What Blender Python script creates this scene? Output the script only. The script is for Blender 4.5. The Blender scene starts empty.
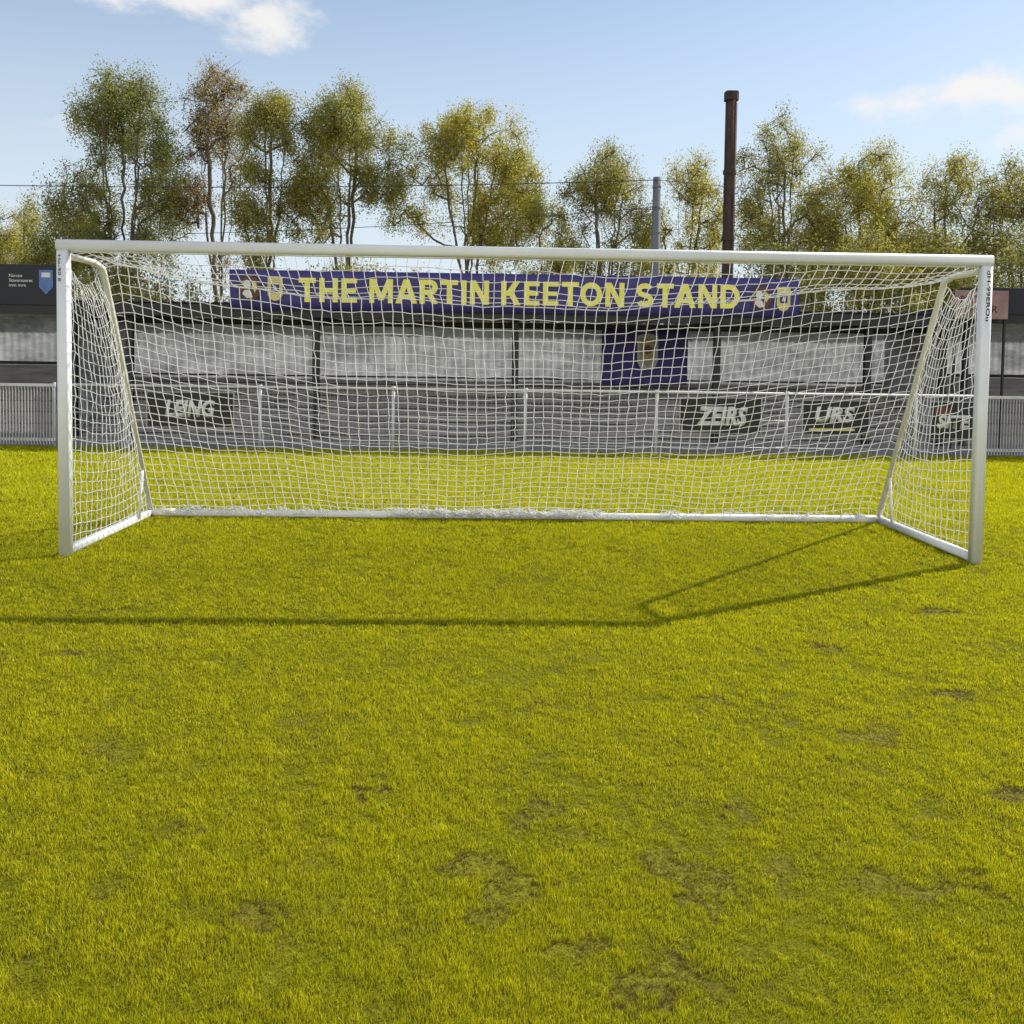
import bpy, math, random
import numpy as np
from mathutils import Vector, Matrix
random.seed(7)
R=np.random.default_rng(7)
scene=bpy.context.scene
COL=scene.collection

# ------------------------------------------------------------ mesh helpers
def np_mesh(name,V,F,cols=None,vec=None):
    V=np.asarray(V,dtype=np.float32); F=np.asarray(F,dtype=np.int32)
    me=bpy.data.meshes.new(name); m,k=F.shape
    me.vertices.add(len(V)); me.vertices.foreach_set('co',V.ravel())
    me.loops.add(m*k); me.loops.foreach_set('vertex_index',F.ravel())
    me.polygons.add(m); me.polygons.foreach_set('loop_start',np.arange(m,dtype=np.int32)*k)
    me.update(calc_edges=True)
    if cols is not None:
        a=me.color_attributes.new('Col','FLOAT_COLOR','POINT')
        c=np.ones((len(V),4),dtype=np.float32); c[:,:3]=cols
        a.data.foreach_set('color',c.ravel())
    if vec is not None:
        a=me.attributes.new('TurfNormal','FLOAT_VECTOR','POINT')
        a.data.foreach_set('vector',np.asarray(vec,dtype=np.float32).ravel())
    return me

def thing(name,loc,label,category,group=None):
    e=bpy.data.objects.new(name,None); e.empty_display_size=0.3
    e.location=loc; COL.objects.link(e)
    e["label"]=label; e["category"]=category
    if group: e["group"]=group
    return e

def root_of(o):
    p=Vector((0,0,0))
    while o is not None:
        p=p+Vector(o.location); o=o.parent
    return p

def add_obj(name,me,mat,parent=None,smooth=False,label=None):
    o=bpy.data.objects.new(name,me)
    if mat is not None: me.materials.append(mat)
    if parent is not None:
        me.transform(Matrix.Translation(-root_of(parent)))
        o.parent=parent
    COL.objects.link(o)
    if smooth:
        me.polygons.foreach_set('use_smooth',[True]*len(me.polygons))
    if label: o["label"]=label
    return o

class MB:
    def __init__(s): s.v=[]; s.f=[]
    def box(s,x0,x1,y0,y1,z0,z1):
        b=len(s.v)
        s.v+=[(x0,y0,z0),(x1,y0,z0),(x1,y1,z0),(x0,y1,z0),(x0,y0,z1),(x1,y0,z1),(x1,y1,z1),(x0,y1,z1)]
        s.f+=[tuple(b+i for i in q) for q in ((0,3,2,1),(4,5,6,7),(0,1,5,4),(1,2,6,5),(2,3,7,6),(3,0,4,7))]
        return s
    def tube(s,path,r,n=10,sq=0,ref=None):
        path=[Vector(p) for p in path]
        if not hasattr(r,'__len__'): r=[r]*len(path)
        b=len(s.v); u=None
        for i,p in enumerate(path):
            if i==0: t=path[1]-path[0]
            elif i==len(path)-1: t=path[-1]-path[-2]
            else: t=path[i+1]-path[i-1]
            t.normalize()
            if u is None:
                rf=Vector(ref) if ref else (Vector((0,1,0)) if abs(t.y)<0.7 else Vector((0,0,1)))
                u=rf.cross(t).normalized()
            else:
                u=(u-t*u.dot(t)).normalized()
            w=t.cross(u)
            for k in range(n):
                a=2*math.pi*(k+0.5)/n; c,d=math.cos(a),math.sin(a)
                rr=r[i]
                if sq: rr=rr/((abs(c)**sq+abs(d)**sq)**(1/sq))
                s.v.append(tuple(p+u*(c*rr)+w*(d*rr)))
        m=len(path)
        for i in range(m-1):
            for k in range(n):
                a=b+i*n+k; c=b+i*n+(k+1)%n
                s.f.append((a,c,c+n,a+n))
        s.f.append(tuple(b+k for k in reversed(range(n))))
        s.f.append(tuple(b+(m-1)*n+k for k in range(n)))
        return s
    def prism(s,pts,y0,y1):
        b=len(s.v); n=len(pts)
        s.v+=[(x,y0,z) for x,z in pts]+[(x,y1,z) for x,z in pts]
        s.f.append(tuple(b+i for i in range(n))); s.f.append(tuple(b+n+i for i in reversed(range(n))))
        for i in range(n):
            j=(i+1)%n; s.f.append((b+i,b+n+i,b+n+j,b+j))
        return s
    def disc(s,cx,cz,r,y0,y1,n=28,sz=1.0):
        return s.prism([(cx+r*math.cos(2*math.pi*i/n),cz+sz*r*math.sin(2*math.pi*i/n)) for i in range(n)],y0,y1)
    def build(s,name,mat,parent=None,smooth=False,label=None,bevel=0):
        me=bpy.data.meshes.new(name); me.from_pydata(s.v,[],s.f); me.update()
        o=add_obj(name,me,mat,parent,smooth,label)
        if bevel:
            m=o.modifiers.new('bevel','BEVEL'); m.width=bevel; m.segments=2; m.limit_method='ANGLE'
        return o

def prisms(A,B,ra,rb,n=3):
    A=np.asarray(A,float);B=np.asarray(B,float)
    m=len(A); t=B-A; L=np.linalg.norm(t,axis=1,keepdims=True)+1e-9; t=t/L
    ref=np.tile([0.0,0.3,1.0],(m,1)); mk=np.abs(t[:,2])>0.8; ref[mk]=[1,0.2,0]
    u=np.cross(t,ref); u/=np.linalg.norm(u,axis=1,keepdims=True)+1e-9
    w=np.cross(t,u)
    ra=np.broadcast_to(np.asarray(ra,float).reshape(-1,1),(m,1)); rb=np.broadcast_to(np.asarray(rb,float).reshape(-1,1),(m,1))
    V=np.zeros((m,2*n,3))
    for k in range(n):
        a=2*math.pi*k/n; d=u*math.cos(a)+w*math.sin(a)
        V[:,k]=A+d*ra; V[:,n+k]=B+d*rb
    base=(np.arange(m)*2*n)[:,None]
    F=[]
    for k in range(n):
        j=(k+1)%n
        F.append(base+np.array([k,j,n+j,n+k]))
    F=np.concatenate(F,axis=0)
    return V.reshape(-1,3),F

NG={}
def vnoise(x,y,cell,seed):
    if seed not in NG: NG[seed]=np.random.default_rng(seed).random((256,256))
    g=NG[seed]
    fx=x/cell+1000; fy=y/cell+1000
    ix=np.floor(fx).astype(int); iy=np.floor(fy).astype(int)
    tx=fx-ix; ty=fy-iy; tx=tx*tx*(3-2*tx); ty=ty*ty*(3-2*ty)
    a=g[ix%256,iy%256]; b=g[(ix+1)%256,iy%256]; c=g[ix%256,(iy+1)%256]; d=g[(ix+1)%256,(iy+1)%256]
    return (a*(1-tx)+b*tx)*(1-ty)+(c*(1-tx)+d*tx)*ty

# ------------------------------------------------------------ materials
def nt(name):
    m=bpy.data.materials.new(name); m.use_nodes=True; t=m.node_tree; t.nodes.clear()
    o=t.nodes.new('ShaderNodeOutputMaterial'); return m,t,o
def mat(name,col,rough=0.6,var=0.15,scale=6.0,bump=0.0,bscale=60,metal=0.0,col2=None,stretch=(1,1,1),spec=0.5):
    m,t,o=nt(name); N=t.nodes; L=t.links
    p=N.new('ShaderNodeBsdfPrincipled'); L.new(p.outputs[0],o.inputs[0])
    p.inputs['Roughness'].default_value=rough; p.inputs['Metallic'].default_value=metal
    p.inputs['Specular IOR Level'].default_value=spec
    tc=N.new('ShaderNodeTexCoord'); mp=N.new('ShaderNodeMapping'); mp.inputs['Scale'].default_value=stretch
    L.new(tc.outputs['Object'],mp.inputs[0])
    nz=N.new('ShaderNodeTexNoise'); nz.inputs['Scale'].default_value=scale; nz.inputs['Detail'].default_value=7; nz.inputs['Roughness'].default_value=0.65
    L.new(mp.outputs[0],nz.inputs[0])
    r=N.new('ShaderNodeValToRGB'); r.color_ramp.elements[0].position=0.3; r.color_ramp.elements[1].position=0.7
    c2=col2 if col2 else tuple(c*(1-2*var) for c in col)
    r.color_ramp.elements[0].color=(*c2,1); r.color_ramp.elements[1].color=(*col,1)
    L.new(nz.outputs[0],r.inputs[0]); L.new(r.outputs[0],p.inputs['Base Color'])
    if bump:
        n2=N.new('ShaderNodeTexNoise'); n2.inputs['Scale'].default_value=bscale; n2.inputs['Detail'].default_value=4
        L.new(mp.outputs[0],n2.inputs[0])
        b=N.new('ShaderNodeBump'); b.inputs['Strength'].default_value=bump; b.inputs['Distance'].default_value=0.02
        L.new(n2.outputs[0],b.inputs['Height']); L.new(b.outputs[0],p.inputs['Normal'])
    return m

def leaf_mat(name,trans=0.5,gloss=0.04,upmix=0.0):
    m,t,o=nt(name); N=t.nodes; L=t.links
    at=N.new('ShaderNodeAttribute'); at.attribute_name='Col'
    d=N.new('ShaderNodeBsdfDiffuse'); tr=N.new('ShaderNodeBsdfTranslucent'); g=N.new('ShaderNodeBsdfGlossy'); g.inputs['Roughness'].default_value=0.45
    L.new(at.outputs['Color'],d.inputs[0]); L.new(at.outputs['Color'],tr.inputs[0]); g.inputs[0].default_value=(0.9,0.9,0.8,1)
    if upmix>0:
        # soft turf shading: blade normals blended towards the tuft surface normal
        ge=N.new('ShaderNodeNewGeometry'); a1=N.new('ShaderNodeVectorMath'); a1.operation='SCALE'; a1.inputs['Scale'].default_value=1-upmix; L.new(ge.outputs['Normal'],a1.inputs[0])
        tn=N.new('ShaderNodeAttribute'); tn.attribute_name='TurfNormal'
        s2=N.new('ShaderNodeVectorMath'); s2.operation='SCALE'; s2.inputs['Scale'].default_value=upmix; L.new(tn.outputs['Vector'],s2.inputs[0])
        a2=N.new('ShaderNodeVectorMath'); a2.operation='ADD'; L.new(a1.outputs[0],a2.inputs[0]); L.new(s2.outputs[0],a2.inputs[1])
        a3=N.new('ShaderNodeVectorMath'); a3.operation='NORMALIZE'; L.new(a2.outputs[0],a3.inputs[0]); L.new(a3.outputs[0],d.inputs['Normal'])
    a=N.new('ShaderNodeMixShader'); a.inputs[0].default_value=trans; L.new(d.outputs[0],a.inputs[1]); L.new(tr.outputs[0],a.inputs[2])
    b=N.new('ShaderNodeMixShader'); b.inputs[0].default_value=gloss; L.new(a.outputs[0],b.inputs[1]); L.new(g.outputs[0],b.inputs[2])
    L.new(b.outputs[0],o.inputs[0]); return m

def twine_mat():
    m,t,o=nt('white_net_twine'); N=t.nodes; L=t.links
    tc=N.new('ShaderNodeTexCoord'); nz=N.new('ShaderNodeTexNoise'); nz.inputs['Scale'].default_value=9; L.new(tc.outputs['Object'],nz.inputs[0])
    r=N.new('ShaderNodeValToRGB'); r.color_ramp.elements[0].color=(0.92,0.92,0.90,1); r.color_ramp.elements[1].color=(0.98,0.98,0.97,1); L.new(nz.outputs[0],r.inputs[0])
    d=N.new('ShaderNodeBsdfDiffuse'); tr=N.new('ShaderNodeBsdfTranslucent'); L.new(r.outputs[0],d.inputs[0]); L.new(r.outputs[0],tr.inputs[0])
    a=N.new('ShaderNodeMixShader'); a.inputs[0].default_value=0.55; L.new(d.outputs[0],a.inputs[1]); L.new(tr.outputs[0],a.inputs[2]); L.new(a.outputs[0],o.inputs[0]); return m

M_white=mat('white_powder_coat',(0.86,0.875,0.885),0.35,0.04,3.0,0.05,80)
M_cream=mat('cream_aged_paint',(0.84,0.82,0.75),0.45,0.06,5.0)
M_net=twine_mat()
M_black=mat('black_steel_paint',(0.018,0.018,0.021),0.5,0.2,4.0)
M_navy=mat('navy_fascia_sheet',(0.007,0.009,0.022),0.5,0.15,2.0,0.05,30)
M_purple=mat('purple_banner_vinyl',(0.055,0.042,0.22),0.6,0.14,1.6,0.25,5)
M_yellow=mat('yellow_vinyl',(0.95,0.88,0.17),0.55,0.04,3.0)
M_paper=mat('white_vinyl',(0.78,0.78,0.76),0.55,0.06,5.0)
M_rough=mat('rough_white_vinyl',(0.82,0.82,0.80),0.6,0.1,22.0,col2=(0.5,0.5,0.49))
M_dim=mat('dim_white_vinyl',(0.42,0.40,0.42),0.55,0.1,9.0)
M_maroon=mat('dark_maroon_vinyl',(0.14,0.045,0.05),0.55,0.1,9.0)
M_ringd=mat('dark_ring_vinyl',(0.035,0.022,0.06),0.55,0.1,9.0)
M_gold=mat('gold_vinyl',(0.78,0.68,0.26),0.55,0.12,9.0)
M_oldgold=mat('faded_gold_print',(0.38,0.32,0.15),0.7,0.15,9.0)
M_bluebadge=mat('blue_badge_vinyl',(0.1,0.2,0.5),0.5,0.1,9.0)
M_conc=mat('weathered_concrete',(0.36,0.34,0.32),0.9,0.2,3.0,0.4,40)
M_riser=mat('painted_step_riser',(0.48,0.45,0.455),0.8,0.28,2.0,0.3,30,col2=(0.20,0.19,0.195),stretch=(0.6,1,5))
M_tread=mat('dark_step_edge',(0.09,0.088,0.09),0.85,0.2,4.0)
M_galv=mat('galvanised_rail',(0.54,0.54,0.55),0.45,0.1,5.0,metal=0.2)
M_fence=mat('white_fence_paint',(0.70,0.71,0.72),0.5,0.12,5.0)
M_roof=mat('dark_roof_sheet',(0.035,0.035,0.04),0.6,0.2,2.0,0.1,20)
M_rust=mat('rusty_steel',(0.085,0.045,0.032),0.85,0.2,5.0,0.6,25,col2=(0.025,0.018,0.016),stretch=(1,1,0.35))
M_cpole=mat('grey_concrete_pole',(0.18,0.19,0.20),0.85,0.12,4.0,0.3,40,stretch=(1,1,0.4))
M_bark=mat('birch_bark',(0.19,0.155,0.12),0.9,0.25,6.0,col2=(0.07,0.058,0.045))
M_dark=mat('black_board_face',(0.016,0.016,0.018),0.45,0.2,4.0)
M_pink=mat('faded_pink_board',(0.36,0.24,0.23),0.6,0.12,3.0,col2=(0.24,0.14,0.14))
M_cable=mat('black_cable_sheath',(0.03,0.03,0.03),0.6,0.1,4)
M_leaf=leaf_mat('spring_leaves',0.60,0.03)
M_grass=leaf_mat('grass_blades',0.36,0.015,upmix=0.82)

def sheet_mat():
    m,t,o=nt('weathered_wall_sheet'); N=t.nodes; L=t.links
    tc=N.new('ShaderNodeTexCoord'); nz=N.new('ShaderNodeTexNoise'); nz.inputs['Scale'].default_value=0.9; nz.inputs['Detail'].default_value=11; nz.inputs['Roughness'].default_value=0.8
    mp=N.new('ShaderNodeMapping'); mp.inputs['Scale'].default_value=(1,1,2.6); L.new(tc.outputs['Object'],mp.inputs[0]); L.new(mp.outputs[0],nz.inputs[0])
    r=N.new('ShaderNodeValToRGB'); r.color_ramp.elements[0].position=0.38; r.color_ramp.elements[1].position=0.60
    r.color_ramp.elements[0].color=(0.34,0.345,0.36,1); r.color_ramp.elements[1].color=(0.80,0.81,0.83,1)
    L.new(nz.outputs[0],r.inputs[0])
    d=N.new('ShaderNodeBsdfDiffuse'); tr=N.new('ShaderNodeBsdfTranslucent'); L.new(r.outputs[0],d.inputs[0]); L.new(r.outputs[0],tr.inputs[0])
    a=N.new('ShaderNodeMixShader'); a.inputs[0].default_value=0.36; L.new(d.outputs[0],a.inputs[1]); L.new(tr.outputs[0],a.inputs[2]); L.new(a.outputs[0],o.inputs[0])
    return m
M_sheet=sheet_mat()

def ground_mat():
    m,t,o=nt('turf_soil'); N=t.nodes; L=t.links
    p=N.new('ShaderNodeBsdfPrincipled'); L.new(p.outputs[0],o.inputs[0]); p.inputs['Roughness'].default_value=0.95; p.inputs['Specular IOR Level'].default_value=0.1
    tc=N.new('ShaderNodeTexCoord')
    n1=N.new('ShaderNodeTexNoise'); n1.inputs['Scale'].default_value=2.2; n1.inputs['Detail'].default_value=10; n1.inputs['Roughness'].default_value=0.75
    n2=N.new('ShaderNodeTexNoise'); n2.inputs['Scale'].default_value=45; n2.inputs['Detail'].default_value=6
    L.new(tc.outputs['Object'],n1.inputs[0]); L.new(tc.outputs['Object'],n2.inputs[0])
    r=N.new('ShaderNodeValToRGB'); e=r.color_ramp.elements
    e[0].position=0.34; e[0].color=(0.14,0.11,0.025,1); e[1].position=0.52; e[1].color=(0.24,0.23,0.012,1)
    L.new(n1.outputs[0],r.inputs[0])
    mx=N.new('ShaderNodeMix'); mx.data_type='RGBA'; mx.blend_type='MULTIPLY'; mx.inputs[0].default_value=0.8
    r2=N.new('ShaderNodeValToRGB'); r2.color_ramp.elements[0].position=0.3; r2.color_ramp.elements[0].color=(0.45,0.45,0.45,1); r2.color_ramp.elements[1].position=0.6
    L.new(n2.outputs[0],r2.inputs[0]); L.new(r.outputs[0],mx.inputs[6]); L.new(r2.outputs[0],mx.inputs[7]); L.new(mx.outputs[2],p.inputs['Base Color'])
    b=N.new('ShaderNodeBump'); b.inputs['Strength'].default_value=0.6; b.inputs['Distance'].default_value=0.03; L.new(n2.outputs[0],b.inputs['Height']); L.new(b.outputs[0],p.inputs['Normal'])
    return m
M_ground=ground_mat()

# ------------------------------------------------------------ lettering
def text_obj(name,body,x0,x1,z0,z1,y,mat_,parent,thick=0.01,bold=0.02,vertical=False,shear=0,label=None,spacing=1.0):
    cu=bpy.data.curves.new('t','FONT'); cu.body=body; cu.size=1; cu.offset=bold; cu.shear=shear; cu.space_character=spacing; cu.resolution_u=3
    ob=bpy.data.objects.new('t',cu); COL.objects.link(ob)
    dg=bpy.context.evaluated_depsgraph_get()
    me=bpy.data.meshes.new_from_object(ob.evaluated_get(dg))
    bpy.data.objects.remove(ob)
    n=len(me.vertices); co=np.zeros(n*3,np.float32); me.vertices.foreach_get('co',co); co=co.reshape(-1,3)
    lo=co.min(0); hi=co.max(0); s=(co-lo)/np.maximum(hi-lo,1e-6)
    out=np.zeros_like(co)
    if vertical:
        out[:,0]=x0+s[:,1]*(x1-x0); out[:,2]=z0+(1-s[:,0])*(z1-z0)
    else:
        out[:,0]=x0+s[:,0]*(x1-x0); out[:,2]=z0+s[:,1]*(z1-z0)
    out[:,1]=y
    me.vertices.foreach_set('co',out.ravel()); me.update()
    o=add_obj(name,me,mat_,parent,label=label)
    md=o.modifiers.new('solid','SOLIDIFY'); md.thickness=thick; md.offset=0
    return o

# heavy upright sans capitals built from strokes
TK=0.215
def arc(cx,cy,rx,ry,a0,a1,n=14):
    return [(cx+rx*math.cos(math.radians(a0+(a1-a0)*i/n)),cy+ry*math.sin(math.radians(a0+(a1-a0)*i/n))) for i in range(n+1)]
def gl(c):
    h=TK/2; t=1-h
    G={'T':(0.70,[('r',0,1-TK*.95,0.70,1),('r',0.35-h,0,0.35+h,1-TK*.95)]),
       'H':(0.76,[('r',0,0,TK,1),('r',0.76-TK,0,0.76,1),('r',TK,0.40,0.76-TK,0.59)]),
       'E':(0.64,[('r',0,0,TK,1),('r',TK,1-TK*.92,0.64,1),('r',TK,0.41,0.59,0.59),('r',TK,0,0.64,TK*.92)]),
       'I':(TK,[('r',0,0,TK,1)]),
       'M':(0.96,[('r',0,0,TK*.93,1),('r',0.96-TK*.93,0,0.96,1),('d',0.14,1,0.48,0.12,0.22),('d',0.82,1,0.48,0.12,0.22)]),
       'A':(0.88,[('d',0.11,0,0.44,1,0.235),('d',0.77,0,0.44,1,0.235),('r',0.25,0.20,0.63,0.37)]),
       'N':(0.78,[('r',0,0,TK*.95,1),('r',0.78-TK*.95,0,0.78,1),('d',0.12,1,0.66,0,0.24)]),
       'K':(0.80,[('r',0,0,TK,1),('d',0.24,0.38,0.66,1,0.27),('d',0.36,0.60,0.68,0,0.25)]),
       'R':(0.76,[('r',0,0,TK,1),('p',[(TK*.5,t)]+arc(0.42,0.685,0.215,t-0.685,90,-90)+[(TK*.5,2*0.685-t)]),('d',0.40,0.44,0.63,0,0.245)]),
       'O':(0.90,[('p',arc(0.45,0.5,0.45-h,0.5-h,0,360,30))]),
       'D':(0.80,[('r',0,0,TK,1),('p',[(TK*.5,t)]+arc(0.36,0.5,0.44-h,0.5-h,90,-90,18)+[(TK*.5,h)])]),
       'S':(0.70,[('p',arc(0.35,0.70,0.245,0.30-h,22,262,18)+arc(0.35,0.30,0.245,0.30-h,82,-158,18))])}
    return G[c]
KERN={'TO':-0.08,'TA':-0.10,'MA':-0.03,'AR':-0.04,'AN':-0.03,'RT':-0.03}
def block_text(name,body,x0,x1,z0,z1,y,mat_,parent,thick=0.006,gap=0.14,space=0.36):
    adv=[]
    for i,ch in enumerate(body):
        adv.append(space if ch==' ' else gl(ch)[0]+gap+KERN.get(body[i:i+2],0))
    tot=sum(adv)-gap; sx=(x1-x0)/tot; sz=z1-z0; mb=MB(); cur=0
    for ci,ch in enumerate(body):
        if ch==' ': cur+=adv[ci]; continue
        P=lambda x,z,cur=cur:(x0+(cur+x)*sx,z0+z*sz)
        wd,ops=gl(ch)
        for i,op in enumerate(ops):
            yy=y-0.0008*i
            if op[0]=='r':
                _,a,b,c,d=op; mb.prism([P(a,b),P(c,b),P(c,d),P(a,d)],yy,yy+thick)
            elif op[0]=='d':
                _,a,b,c,d,w_=op; w2=w_/2
                if d<b: a,b,c,d=c,d,a,b
                mb.prism([P(a-w2,b),P(a+w2,b),P(c+w2,d),P(c-w2,d)],yy,yy+thick)
            else:
                pts=op[1]; m=len(pts); L_=[];R_=[]
                closed=abs(pts[0][0]-pts[-1][0])<1e-6 and abs(pts[0][1]-pts[-1][1])<1e-6
                for j in range(m):
                    a=pts[j-1] if j>0 else (pts[-2] if closed else pts[0]); b=pts[j+1] if j<m-1 else (pts[1] if closed else pts[-1])
                    dx,dy=b[0]-a[0],b[1]-a[1]; l=math.hypot(dx,dy) or 1; nx_,ny_=-dy/l*TK/2,dx/l*TK/2
                    L_.append((pts[j][0]+nx_,pts[j][1]+ny_)); R_.append((pts[j][0]-nx_,pts[j][1]-ny_))
                for j in range(m-1):
                    q=[P(*L_[j]),P(*R_[j]),P(*R_[j+1]),P(*L_[j+1])]; mb.prism(q,yy-0.0001*(j%2),yy+thick)
        cur+=adv[ci]
    return mb.build(name,mat_,parent)

# ------------------------------------------------------------ camera
f,cy0=985.0,405.4
cp=Vector((-0.367,-7.959,1.646)); pitch,yaw,roll=0.048,0.029,0.014
def rows():
    c,s=math.cos(yaw),math.sin(yaw); Y=np.array([[c,-s,0],[s,c,0],[0,0,1]])
    c,s=math.cos(pitch),math.sin(pitch); P=np.array([[1,0,0],[0,c,-s],[0,s,c]])
    c,s=math.cos(roll),math.sin(roll); Q=np.array([[c,0,s],[0,1,0],[-s,0,c]])
    return Q@P@Y
Mr=rows()
cd=bpy.data.cameras.new('camera'); cam=bpy.data.objects.new('camera',cd); COL.objects.link(cam)
r0,r1,r2=Mr
cam.matrix_world=Matrix(((r0[0],r2[0],-r1[0],cp.x),(r0[1],r2[1],-r1[1],cp.y),(r0[2],r2[2],-r1[2],cp.z),(0,0,0,1)))
cd.sensor_width=36; cd.lens=f/1024*36; cd.shift_y=-(512-cy0)/1024; cd.clip_end=3000; cd.clip_start=0.05
scene.camera=cam

# ------------------------------------------------------------ light
sdir=Vector((3.03,1.95,2.49)).normalized()
elev=math.asin(sdir.z); az=math.atan2(sdir.x,sdir.y)
sl=bpy.data.lights.new('sun','SUN'); sl.energy=5.0; sl.angle=math.radians(0.5); sl.color=(1.0,0.95,0.84)
so=bpy.data.objects.new('sun',sl); COL.objects.link(so); so.rotation_euler=sdir.to_track_quat('Z','Y').to_euler(); so.location=(30,20,30)
w=bpy.data.worlds.new("World"); scene.world=w; w.use_nodes=True; t=w.node_tree; t.nodes.clear(); N=t.nodes; L=t.links
out=N.new('ShaderNodeOutputWorld'); sky=N.new('ShaderNodeTexSky'); sky.sky_type='NISHITA'; sky.sun_disc=False
sky.sun_elevation=elev; sky.sun_rotation=az; sky.air_density=1.0; sky.dust_density=0.35; sky.ozone_density=1.3
bg=N.new('ShaderNodeBackground'); bg.inputs[1].default_value=0.145; L.new(sky.outputs[0],bg.inputs[0])
bc=N.new('ShaderNodeBackground'); bc.inputs[0].default_value=(1.0,0.98,0.95,1); bc.inputs[1].default_value=0.95
bh=N.new('ShaderNodeBackground'); bh.inputs[0].default_value=(0.80,0.90,1.0,1); bh.inputs[1].default_value=0.92
br=N.new('ShaderNodeBackground'); br.inputs[0].default_value=(1.0,0.98,0.95,1); br.inputs[1].default_value=1.3  # unseen cloud bank added behind the camera, fills the fronts of goal and stand
tc=N.new('ShaderNodeTexCoord')
nz=N.new('ShaderNodeTexNoise'); nz.inputs['Scale'].default_value=14; nz.inputs['Detail'].default_value=10; nz.inputs['Roughness'].default_value=0.64
mp=N.new('ShaderNodeMapping'); mp.inputs['Scale'].default_value=(1,1,1.9); L.new(tc.outputs['Generated'],mp.inputs[0]); L.new(mp.outputs[0],nz.inputs[0])
def math_(op,a,b=None):
    n=N.new('ShaderNodeMath'); n.operation=op
    for i,v in enumerate((a,b)):
        if v is None: continue
        if isinstance(v,(int,float)): n.inputs[i].default_value=v
        else: L.new(v,n.inputs[i])
    return n.outputs[0]
def mrange(v,a,b,c,d):
    m=N.new('ShaderNodeMapRange'); m.interpolation_type='SMOOTHSTEP'; L.new(v,m.inputs[0])
    for i,q in enumerate((a,b,c,d)): m.inputs[i+1].default_value=q
    return m.outputs[0]
def cloud(azd,eld,wd,ht,strength=1.0):
    a,e=math.radians(azd),math.radians(eld)
    c=(math.sin(a)*math.cos(e),math.cos(a)*math.cos(e),math.sin(e))
    sb=N.new('ShaderNodeVectorMath'); sb.operation='SUBTRACT'; L.new(tc.outputs['Generated'],sb.inputs[0]); sb.inputs[1].default_value=c
    ml=N.new('ShaderNodeVectorMath'); ml.operation='MULTIPLY'; L.new(sb.outputs[0],ml.inputs[0]); ml.inputs[1].default_value=(1/math.radians(wd),0.8/math.radians(wd),1/math.radians(ht))
    ln=N.new('ShaderNodeVectorMath'); ln.operation='LENGTH'; L.new(ml.outputs[0],ln.inputs[0])
    return math_('MULTIPLY',math_('MAXIMUM',math_('SUBTRACT',1.0,ln.outputs['Value']),0.0),strength)
cl=[cloud(-12.2,17.9,3.8,2.2,1.2),cloud(-17,19.0,8.0,2.1,1.35),cloud(-22,18.8,6,1.4,1.0),cloud(25.3,13.9,7.5,2.2,0.95),cloud(31,11.5,8,1.6,0.6),cloud(-22,11.8,3.0,1.5,0.75),cloud(50,22,9,3,0.8),cloud(-48,20,10,3,0.9)]
acc=cl[0]
for c in cl[1:]: acc=math_('MAXIMUM',acc,c)
den=math_('ADD',acc,math_('MULTIPLY',math_('SUBTRACT',nz.outputs[0],0.57),2.6))
den=math_('MULTIPLY',den,math_('MINIMUM',math_('MULTIPLY',acc,4.0),1.0))
cm=mrange(den,0.0,0.95,0,0.92)
sp=N.new('ShaderNodeSeparateXYZ'); L.new(tc.outputs['Generated'],sp.inputs[0])
haze=mrange(sp.outputs[2],0.0,0.50,0.95,0.0)
m0=N.new('ShaderNodeMixShader'); L.new(haze,m0.inputs[0]); L.new(bg.outputs[0],m0.inputs[1]); L.new(bh.outputs[0],m0.inputs[2])
mix=N.new('ShaderNodeMixShader'); L.new(cm,mix.inputs[0]); L.new(m0.outputs[0],mix.inputs[1]); L.new(bc.outputs[0],mix.inputs[2])
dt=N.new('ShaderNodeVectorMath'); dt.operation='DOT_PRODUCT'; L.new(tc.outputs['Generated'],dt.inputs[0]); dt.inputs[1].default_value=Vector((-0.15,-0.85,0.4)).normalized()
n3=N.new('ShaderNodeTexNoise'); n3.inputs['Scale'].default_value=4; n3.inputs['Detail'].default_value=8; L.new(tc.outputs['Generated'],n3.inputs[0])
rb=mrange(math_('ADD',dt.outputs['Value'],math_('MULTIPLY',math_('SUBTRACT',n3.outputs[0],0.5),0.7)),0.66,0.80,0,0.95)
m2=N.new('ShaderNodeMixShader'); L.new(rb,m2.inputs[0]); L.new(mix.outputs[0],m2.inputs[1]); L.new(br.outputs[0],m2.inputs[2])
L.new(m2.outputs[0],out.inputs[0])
scene.view_settings.view_transform='Standard'; scene.view_settings.look='None'; scene.view_settings.exposure=0

# ------------------------------------------------------------ ground
g=MB(); g.v=[(-600,-300,0),(600,-300,0),(600,900,0),(-600,900,0)]; g.f=[(0,1,2,3)]
o=g.build('ground',M_ground); o["kind"]="structure"
g=MB(); g.box(-30,30,9.25,20,-0.2,0.02)
o=g.build('pavement',M_conc); o["kind"]="structure"

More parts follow.
